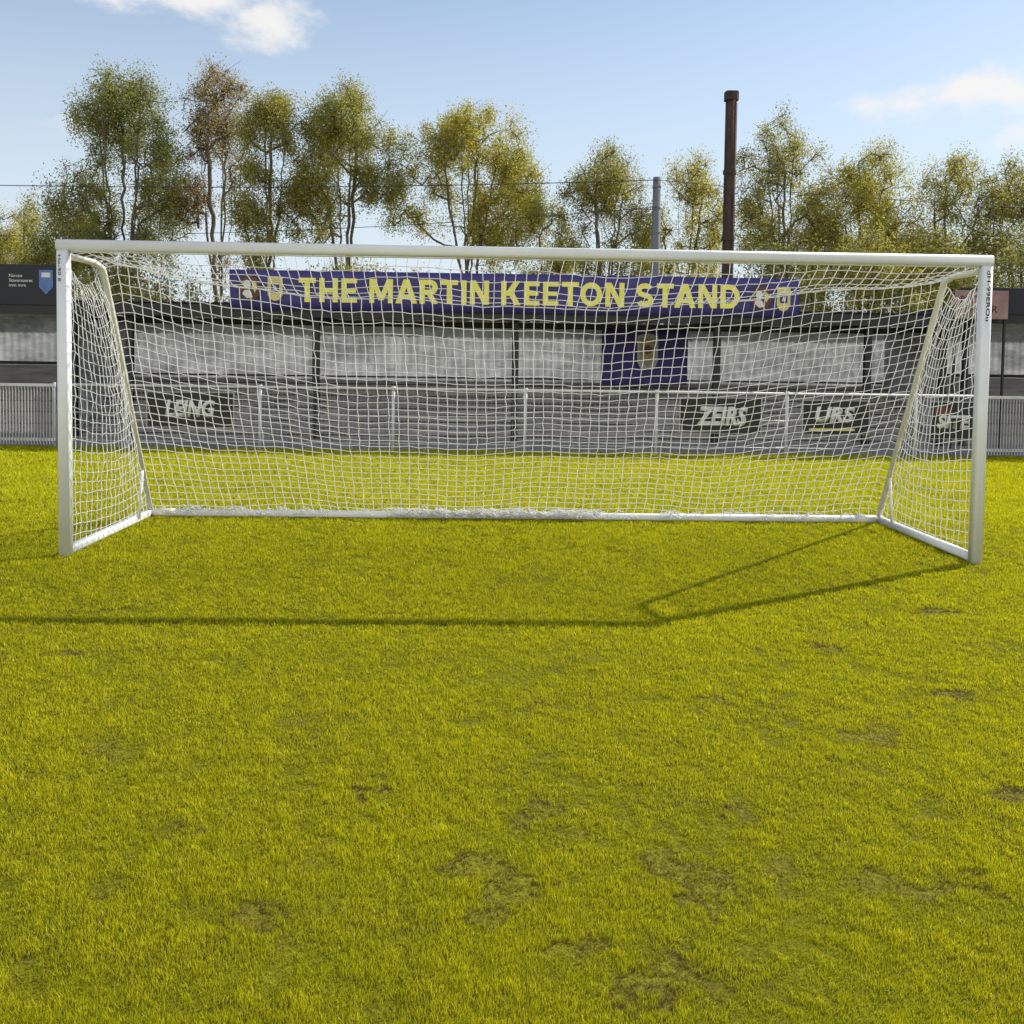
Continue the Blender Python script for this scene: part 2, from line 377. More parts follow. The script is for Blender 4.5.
SPOTS=[(-0.36,-4.86,0.08),(-0.24,-4.98,0.07),(-0.30,-5.12,0.06),(0.28,-4.86,0.08),(0.40,-4.96,0.07),(0.33,-5.08,0.05),(-0.17,-4.5,0.07),(-0.08,-4.46,0.05),(-0.79,-4.27,0.06),(1.07,-5.0,0.07),(1.18,-4.97,0.05),(1.33,-3.75,0.08),(1.45,-3.72,0.06),(0.75,-3.3,0.05),(0.9,-4.95,0.05),(-0.1,-5.3,0.06),(-1.4,-4.6,0.05),(1.7,-4.3,0.07),(2.6,-1.6,0.10),(2.75,-1.65,0.07),(0.55,-4.5,0.06),(-1.0,-5.1,0.06),(0.1,-5.5,0.06),(2.0,-3.2,0.08),(0.2,-5.4,0.07),(-2.6,-2.6,0.08),(-1.9,-3.9,0.06),(1.6,-2.4,0.07)]
def turf_h(X,Y):
    return 0.008*vnoise(X,Y,0.15,31)+0.008*vnoise(X,Y,0.075,32)+0.006*vnoise(X,Y,0.036,33)+0.005*vnoise(X,Y,0.45,34)
def make_grass(n):
    dmin,dmax=1.75,17.25
    u=R.random(n); D=(dmin**0.4+u*(dmax**0.4-dmin**0.4))**2.5
    X=-0.367+(-0.62+R.random(n)*1.28)*D+R.normal(0,0.05,n); Y=D-7.959
    H=turf_h(X,Y); e=0.010
    fade=1/(1+np.maximum(0,D-5)*0.22)
    gx=(turf_h(X+e,Y)-turf_h(X-e,Y))/(2*e)*fade; gy=(turf_h(X,Y+e)-turf_h(X,Y-e))/(2*e)*fade
    Hn=np.clip((H-0.007)/0.013,0,1)
    big=vnoise(X,Y,0.9,1)*0.6+vnoise(X,Y,0.33,2)*0.4
    small=vnoise(X,Y,0.06,3)*0.5+vnoise(X,Y,0.024,4)*0.5
    wx=X+0.13*(vnoise(X,Y,0.08,8)-0.5)+0.09*(vnoise(X,Y,0.03,9)-0.5); wy=Y+0.13*(vnoise(X,Y,0.08,10)-0.5)+0.09*(vnoise(X,Y,0.03,11)-0.5)
    bare=np.zeros(n)
    for (bx,by,br_) in SPOTS:
        d=np.hypot((wx-bx),(wy-by)*1.2)/br_
        bare=np.maximum(bare,np.exp(-d**2.5))
    bare=np.clip(bare*(0.1+2.2*small),0,1)
    zone=np.clip(vnoise(X,Y,0.7,25)*1.0+0.15,0.35,1)
    gaps=np.clip((0.36-Hn)*2.2+(0.42-small)*1.2,0,1)*zone
    worn=np.clip((vnoise(X,Y,0.30,21)*0.55+vnoise(X,Y,0.09,22)*0.45-0.76)*8,0,1)
    keep=R.random(n)<(0.75+0.5*np.clip(small*0.6+big*0.75-0.15,0,1))*(1-0.6*bare)*(1-0.35*worn)*(1-0.35*gaps)
    X,Y,D,big,small,bare,worn,gaps,H,gx,gy,Hn=[a[keep] for a in (X,Y,D,big,small,bare,worn,gaps,H,gx,gy,Hn)]; n=len(X)
    h=(0.0065+0.0105*R.random(n))*(0.4+1.0*small)*(0.8+0.4*big)*(1-0.6*bare)*(1-0.4*worn)*(1-0.4*gaps)
    h*=1+1.5*np.clip((D-4.5)/10,0,1)
    wd=(0.00090*D+0.0004)*(0.7+0.6*R.random(n))
    th=R.random(n)*2*math.pi; lean=h*(0.15+0.9*R.random(n)**1.1)
    la=R.random(n)*2*math.pi
    zb=np.maximum(H-0.007,0)*(1-bare)
    V=np.zeros((n,3,3))
    cx,sx=np.cos(th)*wd/2,np.sin(th)*wd/2
    V[:,0]=np.stack([X-cx,Y-sx,zb*0.6-0.002],1); V[:,1]=np.stack([X+cx,Y+sx,zb*0.6-0.002],1)
    V[:,2]=np.stack([X+np.cos(la)*lean,Y+np.sin(la)*lean,zb+h],1)
    F=np.arange(3*n).reshape(n,3)
    g0=np.array([0.44,0.48,0.010]); g1=np.array([0.90,0.84,0.012]); straw=np.array([0.74,0.58,0.14]); soil=np.array([0.21,0.125,0.055])
    k=np.clip(big*0.35+small*0.35+Hn*0.35+R.normal(0,0.18,n),0,1)[:,None]
    c=g0*(1-k)+g1*k
    st=(R.random(n)<0.03+0.08*worn)[:,None]; c=np.where(st,straw,c)
    c=c*(1-0.10*worn-0.42*gaps)[:,None]  # worn turf slightly duller; hollows between tufts get shade painted into the colour
    bb=np.clip(bare*1.9,0,1)[:,None]; c=c*(1-bb)+soil*bb
    c*= (0.80+0.40*R.random(n))[:,None]
    far=np.clip((D-8.5)/3,0,1)[:,None]; c=c*(1+0.2*far)  # extra brightness of the turf beyond the goal, put into the blade colour
    C=np.zeros((n,3,3)); C[:,0]=c*0.66; C[:,1]=c*0.66; C[:,2]=np.minimum(c*1.2,0.97)  # root shade painted into the vertex colours: bases darker, tips lighter
    NV=np.stack([-gx*1.3,-gy*1.3,np.ones(n)],1); NV/=np.linalg.norm(NV,axis=1,keepdims=True)
    return V.reshape(-1,3),F,C.reshape(-1,3),np.repeat(NV,3,axis=0)
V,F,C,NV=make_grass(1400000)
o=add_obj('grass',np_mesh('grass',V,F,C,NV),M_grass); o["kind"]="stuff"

# ------------------------------------------------------------ football goal
goal=thing('football_goal',(0,0,0),"white full-size football goal with net standing on the grass","goal")
HX=3.71; HZ=2.49; PR=0.046
for sx in (-1,1):
    MB().tube([(sx*HX,0,0.0),(sx*HX,0,HZ-PR)],PR,24,sq=5,ref=(0,1,0)).build('post',M_white,goal,True)
MB().tube([(-HX-PR,0,HZ),(HX+PR,0,HZ)],PR,28,sq=3.2,ref=(0,1,0)).build('crossbar',M_white,goal,True)
TB=0.38; TZ=2.365; BD=1.976; TX=3.545; BX=3.69
for sx in (-1,1):
    MB().tube([(sx*(HX-0.03),0.040,TZ+0.04),(sx*(TX+0.04),TB-0.09,TZ+0.02),(sx*(TX+0.005),TB-0.01,TZ-0.02),(sx*TX,TB+0.05,TZ-0.12),(sx*BX,BD-0.03,0.09)],0.026,12).build('stanchion',M_cream,goal,True)
    MB().tube([(sx*(BX-0.03),1.63,0.52),(sx*(BX-0.02),1.56,0.05)],0.015,8).build('brace',M_cream,goal,True)
    MB().tube([(sx*HX,0.048,0.045),(sx*HX,BD-0.035,0.045)],0.035,16,sq=5,ref=(0,0,1)).build('side_ground_bar',M_white,goal,True)
MB().tube([(-HX-0.03,BD,0.047),(HX+0.03,BD,0.047)],0.036,18,sq=3,ref=(0,1,0)).build('rear_ground_bar',M_white,goal,True)
for x in (-3.55,-0.02,3.55):
    MB().tube([(x-0.1,BD,0.047),(x+0.1,BD,0.047)],0.041,18,sq=3,ref=(0,1,0)).build('joint_sleeve',M_cream,goal,True)
text_obj('lettering',"dH-99EROu",HX-0.010,HX+0.022,2.00,2.41,-PR-0.0015,M_black,goal,0.002,0.01,vertical=True)
text_obj('lettering',"Ho-90 E",-HX-0.026,-HX-0.004,2.20,2.41,-PR-0.0015,M_black,goal,0.002,0.0,vertical=True)

# net
EA=[];EB=[]
def edges_from_grid(G):
    a=G[:,:-1].reshape(-1,3); b=G[:,1:].reshape(-1,3); EA.append(a);EB.append(b)
    a=G[:-1].reshape(-1,3); b=G[1:].reshape(-1,3); EA.append(a);EB.append(b)
nx=82; nr=6; nb=31
un=np.linspace(-1,1,nx+1)
sag=0.27*(1-np.abs(un)**1.6)+0.012*np.cos(un*9)*(1-un**2)
zt=TZ-0.01-sag; yt=TB+0.02+0.34*(1-np.abs(un)**1.8)
Gs=[]
for i in range(nr+1):
    v=i/nr
    hx=(HX-0.02)*(1-v)+(TX-0.01)*v
    uw=un*(1+0.06*v*(1-un**2))
    z=(HZ-0.05)*(1-v)+zt*v-0.07*np.sin(math.pi*v)*(1-un**6); y=0.03+(yt-0.03)*v
    Gs.append(np.stack([uw*hx,y+0*un,z],1))
for i in range(1,nb+1):
    v=i/nb
    hx=(TX-0.01)*(1-v)+(BX-0.01)*v
    uw=un*(1+0.06*(1-v)**1.5*(1-un**2))
    z=zt*(1-v)+0.06*v; yb=yt*(1-v)+(BD-0.01)*v
    bul=math.sin(math.pi*v**0.8)
    y=yb-0.08*bul*(1-un**8)+0.04*np.sin(un*4.8+v*2)*bul
    z=z-0.18*bul*(1-un**2)*(1-v)-0.07*bul*(1-np.abs(un)**3)
    Gs.append(np.stack([uw*hx,y,z],1))
G=np.stack(Gs,0)
jit=R.normal(0,0.004,G.shape); jit[0]=0; jit[:,0]*=0.3; jit[:,-1]*=0.3
low=0.024*np.stack([np.sin(G[...,2]*2.2+G[...,0]*1.3),0*G[...,0],np.sin(G[...,0]*2.1+G[...,2]*1.2)+0.5*np.sin(G[...,0]*5.3+1)],-1)
msk=np.ones(G.shape[:2]); msk[0]=0; msk[:,0]=0; msk[:,-1]=0; msk[-1]=0
G=G+jit+low*msk[...,None]
edges_from_grid(G)
for sx in (-1,1):
    ncol=18; nrow=26; rowsG=[]
    for j in range(nrow+1):
        v=j/nrow; z=TZ*(1-v)+0.07*v
        yb=TB+(BD-TB)*v; u=np.linspace(0,1,ncol+1); xb=TX+(BX-TX)*v
        y=0.05+(yb-0.05)*u
        zz=z-0.14*np.sin(math.pi*u)*(1-v)-0.04*np.sin(math.pi*u)
        x=sx*((HX-0.01)*(1-u)+xb*u)-sx*0.10*np.sin(math.pi*u)*math.sin(math.pi*v**0.7)
        rowsG.append(np.stack([x,y+0.03*np.sin(math.pi*v)*np.sin(math.pi*u),zz],1))
    g2=np.stack(rowsG,0); g2=g2+R.normal(0,0.005,g2.shape); edges_from_grid(g2)
A=np.concatenate(EA); B=np.concatenate(EB)
V1,F1=prisms(A,B,0.0037,0.0037,3)
EA=[];EB=[]
def poly(P):
    P=np.asarray(P); EA.append(P[:-1]); EB.append(P[1:])
for k in range(360):
    if k<240: x0=R.uniform(-1.25,0.85)
    else: x0=R.uniform(-3.6,3.6)
    m=9; s=np.linspace(0,1,m); Lh=R.uniform(0.08,0.28)
    P=np.stack([x0+(s-0.5)*Lh+R.normal(0,0.02,m),BD+R.uniform(-0.12,0.03)+R.normal(0,0.02,m),0.03+0.07*np.sin(math.pi*s)*R.random()+np.abs(R.normal(0,0.018,m))+0.01],1)
    poly(P)
V2,F2=prisms(np.concatenate(EA),np.concatenate(EB),0.0034,0.0034,3)
EA=[];EB=[]
for gg in (G[nr],G[0],G[:,0],G[:,-1],G[-1]): poly(gg)
V3,F3=prisms(np.concatenate(EA),np.concatenate(EB),0.0045,0.0045,4)
Vn=np.concatenate([V1,V2,V3]); Fn=np.concatenate([F1,F2+len(V1),F3+len(V1)+len(V2)])
add_obj('net',np_mesh('net',Vn,Fn),M_net,goal)

# ------------------------------------------------------------ main stand
FY=11.05; BY=14.2
stand=thing('spectator_stand',(0.1,12.6,0),"low covered terrace stand with pale sheet wall and dark columns","stand")
SX0,SX1=-8.34,8.75
mb=MB()
nseg=172
for i in range(nseg+1):
    x=SX0+(SX1-SX0)*i/nseg; dz=0.025*(i%2)
    for (y,z) in ((FY-0.15,2.60),(BY+0.3,2.46)):
        mb.v.append((x,y,z+dz)); mb.v.append((x,y,z+dz+0.012))
for i in range(nseg):
    b=i*4; c=b+4
    mb.f+=[(b,c,c+2,b+2),(b+1,b+3,c+3,c+1),(b,b+1,c+1,c),(b+2,c+2,c+3,b+3)]
mb.build('roof',M_roof,stand)
MB().box(SX0,SX1,FY-0.17,FY-0.12,2.36,2.58).build('fascia',M_black,stand,bevel=0.005)
for x in (-8.26,-7.19,-3.62,0.24,4.19,7.18,8.68):
    m1=MB(); m1.box(x-0.065,x+0.065,FY+0.15,FY+0.165,0.02,2.38); m1.box(x-0.008,x+0.008,FY+0.165,FY+0.245,0.02,2.38); m1.box(x-0.065,x+0.065,FY+0.245,FY+0.26,0.02,2.38)
    m1.box(x-0.06,x+0.06,FY-0.10,BY-0.05,2.36,2.43)
    m1.build('column',M_black,stand)
for yy in (12.0,13.2): MB().box(SX0+0.05,SX1-0.05,yy,yy+0.06,2.28,2.355).build('purlin',M_black,stand)
mb=MB(); n=430
for i in range(n+1):
    x=SX0+(SX1-SX0)*i/n; y=BY+0.008*math.cos(i*math.pi/2)
    mb.v+=[(x,y,1.12),(x,y,2.455)]
for i in range(n): mb.f.append((2*i,2*i+2,2*i+3,2*i+1))
mb.build('back_wall',M_sheet,stand,True)
MB().box(SX0,SX1,BY+0.03,BY+0.15,0.02,1.14).build('base_wall',M_conc,stand)
MB().box(SX0+0.05,SX1-0.05,BY-0.08,BY-0.03,1.17,1.205).build('wall_rail',M_black,stand)
mb=MB(); ns=9; sd=0.29; sh=0.118
for i in range(ns):
    y0=FY+0.45+i*sd; mb.box(SX0+0.05,SX1-0.05,y0,(y0+sd-0.002) if i<ns-1 else BY-0.15,0.02,sh*(i+1))
mb.build('terrace',M_riser,stand,bevel=0.008)
mb=MB()
for i in range(ns):
    y0=FY+0.45+i*sd; mb.box(SX0+0.05,SX1-0.05,y0-0.016,y0-0.002,sh*(i+1)-0.042,sh*(i+1)-0.016)
mb.build('step_edge',M_tread,stand)
for (x0,x1) in ((SX0,SX0+0.04),(SX1-0.04,SX1)):
    MB().box(x0,x1,FY+0.3,BY-0.02,0.02,2.33).build('end_wall',M_sheet,stand)

# name banner
ban=thing('name_banner',(0.24,FY-0.2,2.5),"long purple banner with yellow capitals on the stand roof edge","banner")
mb=MB(); n=110
BX0,BX1,BZ0,BZ1=-5.18,5.66,2.50,3.24
yb_=FY-0.215
for i in range(n+1):
    x=BX0+(BX1-BX0)*i/n
    for j in range(5):
        z=BZ0+(BZ1-BZ0)*j/4
        mb.v.append((x,yb_+0.004*math.sin(i*0.37+j)+0.003*math.sin(i*1.3-j*0.8),z))
for i in range(n):
    for j in range(4):
        a=i*5+j; mb.f.append((a,a+5,a+6,a+1))
o=mb.build('sheet',M_purple,ban,True); md=o.modifiers.new('s','SOLIDIFY'); md.thickness=0.004; md.offset=1
mb=MB(); mb.box(BX0,BX1,yb_+0.025,yb_+0.065,BZ1-0.09,BZ1-0.04); mb.box(BX0,BX1,yb_+0.025,yb_+0.065,BZ0+0.06,BZ0+0.11)
for i in range(9):
    x=BX0+0.1+(BX1-BX0-0.2)*i/8; mb.box(x-0.02,x+0.02,yb_+0.07,yb_+0.10,BZ0+0.1,BZ1-0.03)
mb.build('frame',M_black,ban)
block_text('lettering',"THE MARTIN KEETON STAND",-3.88,4.50,2.65,3.105,yb_-0.024,M_yellow,ban)
def crest(cx,cz,r,par):
    c=MB().disc(cx,cz,r,yb_-0.022,yb_-0.016,sz=1.15).build('crest',M_ringd,par)
    MB().disc(cx,cz,r*0.86,yb_-0.026,yb_-0.023,sz=1.15).build('crest_ring',M_maroon,c)
    MB().disc(cx-r*.2,cz+r*.28,r*.30,yb_-0.030,yb_-0.027,sz=1.2).build('crest_figure',M_paper,c)
    MB().prism([(cx-r*.58,cz-r*.50),(cx-r*.2,cz-r*.84),(cx+r*.26,cz-r*.78),(cx+r*.14,cz-r*.35),(cx-r*.1,cz-r*.14),(cx-r*.42,cz-r*.2)],yb_-0.030,yb_-0.027).build('crest_figure',M_paper,c)
    MB().prism([(cx+r*.25,cz+r*.55),(cx+r*.55,cz+r*.42),(cx+r*.62,cz-r*.1),(cx+r*.42,cz-r*.40),(cx+r*.28,cz-r*.05)],yb_-0.031,yb_-0.028).build('crest_mark',M_gold,c)
def goldmark(x0,x1,z0,z1,par):
    w_=(x1-x0); h_=z1-z0
    e=MB().prism([(x0,z0+h_*.25),(x0+w_*.22,z0+h_*.06),(x0+w_*.5,z0),(x1-w_*.22,z0+h_*.06),(x1,z0+h_*.25),(x1,z1-h_*.02),(x0+w_*.5,z1),(x0,z1-h_*.02)],yb_-0.024,yb_-0.018).build('emblem',M_gold,par)
    MB().prism([(x0+w_*.22,z0+h_*.34),(x1-w_*.22,z0+h_*.34),(x1-w_*.22,z1-h_*.30),(x0+w_*.22,z1-h_*.30)],yb_-0.028,yb_-0.025).build('emblem_field',M_purple,e)
    MB().prism([(x0+w_*.36,z0+h_*.42),(x0+w_*.64,z0+h_*.42),(x0+w_*.5,z1-h_*.36)],yb_-0.031,yb_-0.029).build('emblem_mark',M_paper,e)
crest(-4.80,2.90,0.23,ban); goldmark(-4.46,-4.18,2.66,3.12,ban)
crest(4.92,2.86,0.22,ban); goldmark(5.22,5.48,2.61,3.08,ban)

# hanging flag
flag=thing('hanging_flag',(3.02,12.7,2.3),"purple fabric flag with pale crest hanging under the roof","flag")
mb=MB(); n=24
for i in range(n+1):
    for j in range(9):
        x=2.10+1.82*i/n; z=2.30-1.18*j/8-0.02*math.sin(i*0.5)
        mb.v.append((x,12.7+0.035*math.sin(i*0.8)*(j/8)+0.01*math.sin(i*.5),z))
for i in range(n):
    for j in range(8):
        a=i*9+j; mb.f.append((a,a+1,a+10,a+9))
o=mb.build('cloth',mat('purple_flag_cloth',(0.065,0.048,0.21),0.8,0.15,3),flag,True); md=o.modifiers.new('s','SOLIDIFY'); md.thickness=0.003
c=MB().prism([(2.84,2.15),(2.84,1.62),(2.92,1.45),(3.20,1.45),(3.28,1.62),(3.28,2.15),(3.06,2.21)],12.640,12.648).build('crest',M_dim,flag)
MB().prism([(2.90,2.10),(2.90,1.66),(3.06,1.50),(3.22,1.66),(3.22,2.10)],12.630,12.637).build('crest_field',M_oldgold,c)
MB().disc(3.06,1.86,0.09,12.620,12.627).build('crest_mark',M_maroon,c)
MB().tube([(2.06,12.72,2.31),(3.98,12.72,2.31)],0.012,6).build('cord',M_black,flag)

# ------------------------------------------------------------ side stands
def side_stand(x0,x1,zt0,zb0,label,div):
    s=thing('side_stand',((x0+x1)/2,12.6,0),label,"stand")
    MB().box(x0,x1,FY-0.12,FY-0.06,zb0,zt0).build('fascia',M_navy,s,bevel=0.008)
    MB().box(x0,x1,FY-0.055,BY+0.4,zb0+0.05,zb0+0.15).build('roof',M_roof,s)
    MB().box(x0,x1,FY-0.10,FY-0.02,zb0-0.17,zb0-0.003).build('gutter',M_black,s)
    mb=MB(); m=int((x1-x0)*25)
    for i in range(m+1):
        x=x0+(x1-x0)*i/m; y=BY+0.008*math.cos(i*math.pi/2); mb.v+=[(x,y,1.35),(x,y,zb0+0.04)]
    for i in range(m): mb.f.append((2*i,2*i+2,2*i+3,2*i+1))
    mb.build('back_wall',M_sheet,s,True)
    MB().box(x0,x1,BY-0.1,BY+0.1,0.02,1.348).build('base_wall',M_riser,s)
    k=x0+0.3
    while k<x1:
        mb=MB(); mb.box(k-0.05,k+0.05,FY+0.2,FY+0.3,0.02,zb0); mb.build('column',M_black,s); k+=div
    MB().box(x0,x1,BY-0.16,BY-0.11,1.36,1.43).build('wall_rail',M_black,s)
    mb=MB()
    for i in range(4): mb.box(x0,x1,FY+0.8+i*0.55,FY+0.8+(i+1)*0.55-0.002,0.02,0.2*(i+1))
    mb.build('terrace',M_conc,s,bevel=0.01)
    return s
ls=side_stand(-22,-8.38,3.28,2.52,"dark navy fronted low stand with white back wall",2.9)
rs=side_stand(8.85,22,3.14,2.62,"dark navy fronted stand with pale wall behind rail",2.9)
text_obj('lettering',"Noven\nStavenueret\nmm mre",-9.32,-8.88,2.86,3.10,FY-0.124,M_paper,ls,0.003,0.0)
b=MB().prism([(-8.76,3.18),(-8.76,2.86),(-8.63,2.72),(-8.50,2.86),(-8.50,3.18)],FY-0.130,FY-0.123).build('badge',M_bluebadge,ls)
MB().prism([(-8.71,3.13),(-8.71,3.04),(-8.55,3.04),(-8.55,3.13)],FY-0.135,FY-0.131).build('badge_field',M_paper,b)

pb=thing('wall_sign',(9.1,10.7,2.5),"faded pink rectangular board with dark print","sign")
MB().box(8.62,9.66,10.70,10.73,2.52,3.06).build('board',M_pink,pb,bevel=0.006)
for a in (8.66,9.62): MB().box(a-0.02,a+0.02,10.735,10.775,0.0,2.9).build('support',M_black,pb)
text_obj('lettering',"BELT\n+DAMSR",8.72,9.45,2.64,2.96,10.695,M_maroon,pb,0.003,0.01)

# ------------------------------------------------------------ fences
PY=9.05
fen=thing('spectator_rail',(0,PY,0),"white tubular spectator rail with slim posts along the pitch","fence")
FX0,FX1=-7.62,8.30
for x in (-6.48,-4.20,-1.92,0.36,2.64,4.92,7.2):
    m1=MB(); m1.tube([(x,PY,-0.1),(x,PY,1.10)],0.03,10); m1.tube([(x,PY,1.06),(x,PY,1.13)],0.036,10); m1.build('post',M_fence,fen,True)
MB().tube([(FX0,PY,1.09),(FX1,PY,1.09)],0.024,10).build('top_rail',M_fence,fen,True)
MB().tube([(FX0,PY+0.002,0.62),(FX1,PY+0.002,0.62)],0.012,8).build('middle_rail',M_galv,fen,True)
MB().tube([(FX0,PY+0.002,0.14),(FX1,PY+0.002,0.14)],0.012,8).build('lower_rail',M_galv,fen,True)
A=[];B=[]
for x in np.arange(FX0+0.04,FX1,0.075): A.append((x,PY+0.03,0.06)); B.append((x,PY+0.03,1.07))
for z in np.arange(0.1,1.06,0.10): A.append((FX0,PY+0.034,z)); B.append((FX1,PY+0.034,z))
V,F=prisms(A,B,0.0026,0.0026,3); add_obj('mesh_infill',np_mesh('m',V,F),M_galv,fen)

def picket(x0,x1,zt,label,px):
    p=thing('picket_fence',((x0+x1)/2,PY,0),label,"fence","white picket fences")
    mb=MB(); x=x0+0.05
    while x<x1:
        mb.box(x-0.006,x+0.006,PY-0.008,PY+0.008,0.06,zt-0.04); x+=0.052
    mb.build('pickets',M_galv,p)
    for z in (0.12,zt-0.05): MB().box(x0,x1,PY+0.012,PY+0.04,z,z+0.05).build('rail',M_fence,p)
    for x in px: MB().tube([(x,PY+0.08,-0.1),(x,PY+0.08,zt+0.02)],0.026,10).build('post',M_fence,p,True)
picket(-15.2,-7.68,1.10,"white upright picket fence panel along the pitch edge",(-15.1,-12.9,-10.7,-7.72))
picket(8.36,16,1.10,"white upright picket fence panel along the pitch edge",(8.42,11.0,13.2,15.4))

def board(x0,x1,z0,z1,txt,label,tx,shear=0.2,mat_=M_rough):
    b=thing('advertising_board',((x0+x1)/2,PY-0.06,z0),label,"board","advertising boards on the pitch rail")
    MB().box(x0,x1,PY-0.060,PY-0.045,z0,z1).build('panel',M_dark,b,bevel=0.004)
    MB().box(x0-0.02,x1+0.02,PY-0.044,PY-0.032,z0-0.012,z1+0.012).build('backing',M_galv,b)
    text_obj('lettering',txt,tx[0],tx[1],tx[2],tx[3],PY-0.064,mat_,b,0.003,0.045,shear=shear)
    return b
board(-6.10,-4.65,0.40,0.98,"LEING","black advertising board with slanted white lettering",(-5.80,-4.95,0.56,0.86))
board(3.05,4.45,0.40,1.0,"ZEIRS","black advertising board with bold white lettering",(3.32,4.22,0.52,0.86))
b3=board(5.20,6.35,0.40,0.98,"URS","black advertising board with grey lettering and yellow strip",(5.4,6.1,0.60,0.88))
MB().box(5.3,6.1,PY-0.068,PY-0.0605,0.46,0.50).build('strip',M_gold,b3)
b4=board(7.45,8.2,0.35,0.98,"SITE","dark advertising board with white and red lettering",(7.55,8.15,0.52,0.76))
MB().box(7.50,7.75,PY-0.070,PY-0.0605,0.78,0.92).build('strip',M_maroon,b4)

# ------------------------------------------------------------ poles and cable
st=thing('steel_stack',(7.0,22,0),"tall rusty brown steel stack with flanged joints","chimney")
MB().tube([(7.0,22,0),(7.0,22,9.75)],0.17,16).build('shaft',M_rust,st,True)
for z in (0.1,3.2,5.3,7.3): MB().tube([(7.0,22,z),(7.0,22,z+0.12)],0.20,16).build('flange',M_rust,st)
MB().tube([(7.0,22,9.5),(7.0,22,9.76)],0.20,16,sq=5).build('cap',M_rust,st)
for a in (0.3,2.0,3.6,5.2): MB().tube([(7.0+0.18*math.cos(a),22+0.18*math.sin(a),0.0),(7.0+0.18*math.cos(a),22+0.18*math.sin(a),9.45)],0.03,6).build('rib',M_rust,st)
cpole=thing('utility_pole',(4.45,20,0),"slender grey concrete utility pole with clamp bands","pole")
MB().tube([(4.45,20,0),(4.45,20,6.80)],[0.15,0.11],12).build('shaft',M_cpole,cpole,True)
for z in (5.2,5.9,6.5): MB().tube([(4.45,20,z),(4.45,20,z+0.06)],0.125,12).build('clamp',M_cpole,cpole)
cab=thing('overhead_cable',(4.45,20,6.7),"thin black overhead cables strung to the pole","cable")
def cat(a,b,s,n=30):
    return [tuple(a[i]*(1-t)+b[i]*t-(s*4*t*(1-t) if i==2 else 0) for i in range(3)) for t in [k/n for k in range(n+1)]]
MB().tube(cat((-34,21,6.9),(4.45,19.85,6.7),0.5),0.012,5).build('upper_line',M_cable,cab)
MB().tube(cat((4.45,19.85,6.7),(34,20,6.4),0.5),0.009,5).build('upper_line',M_cable,cab)
MB().tube(cat((-34,21,5.6),(4.45,19.85,5.95),0.9),0.009,5).build('lower_line',M_cable,cab)

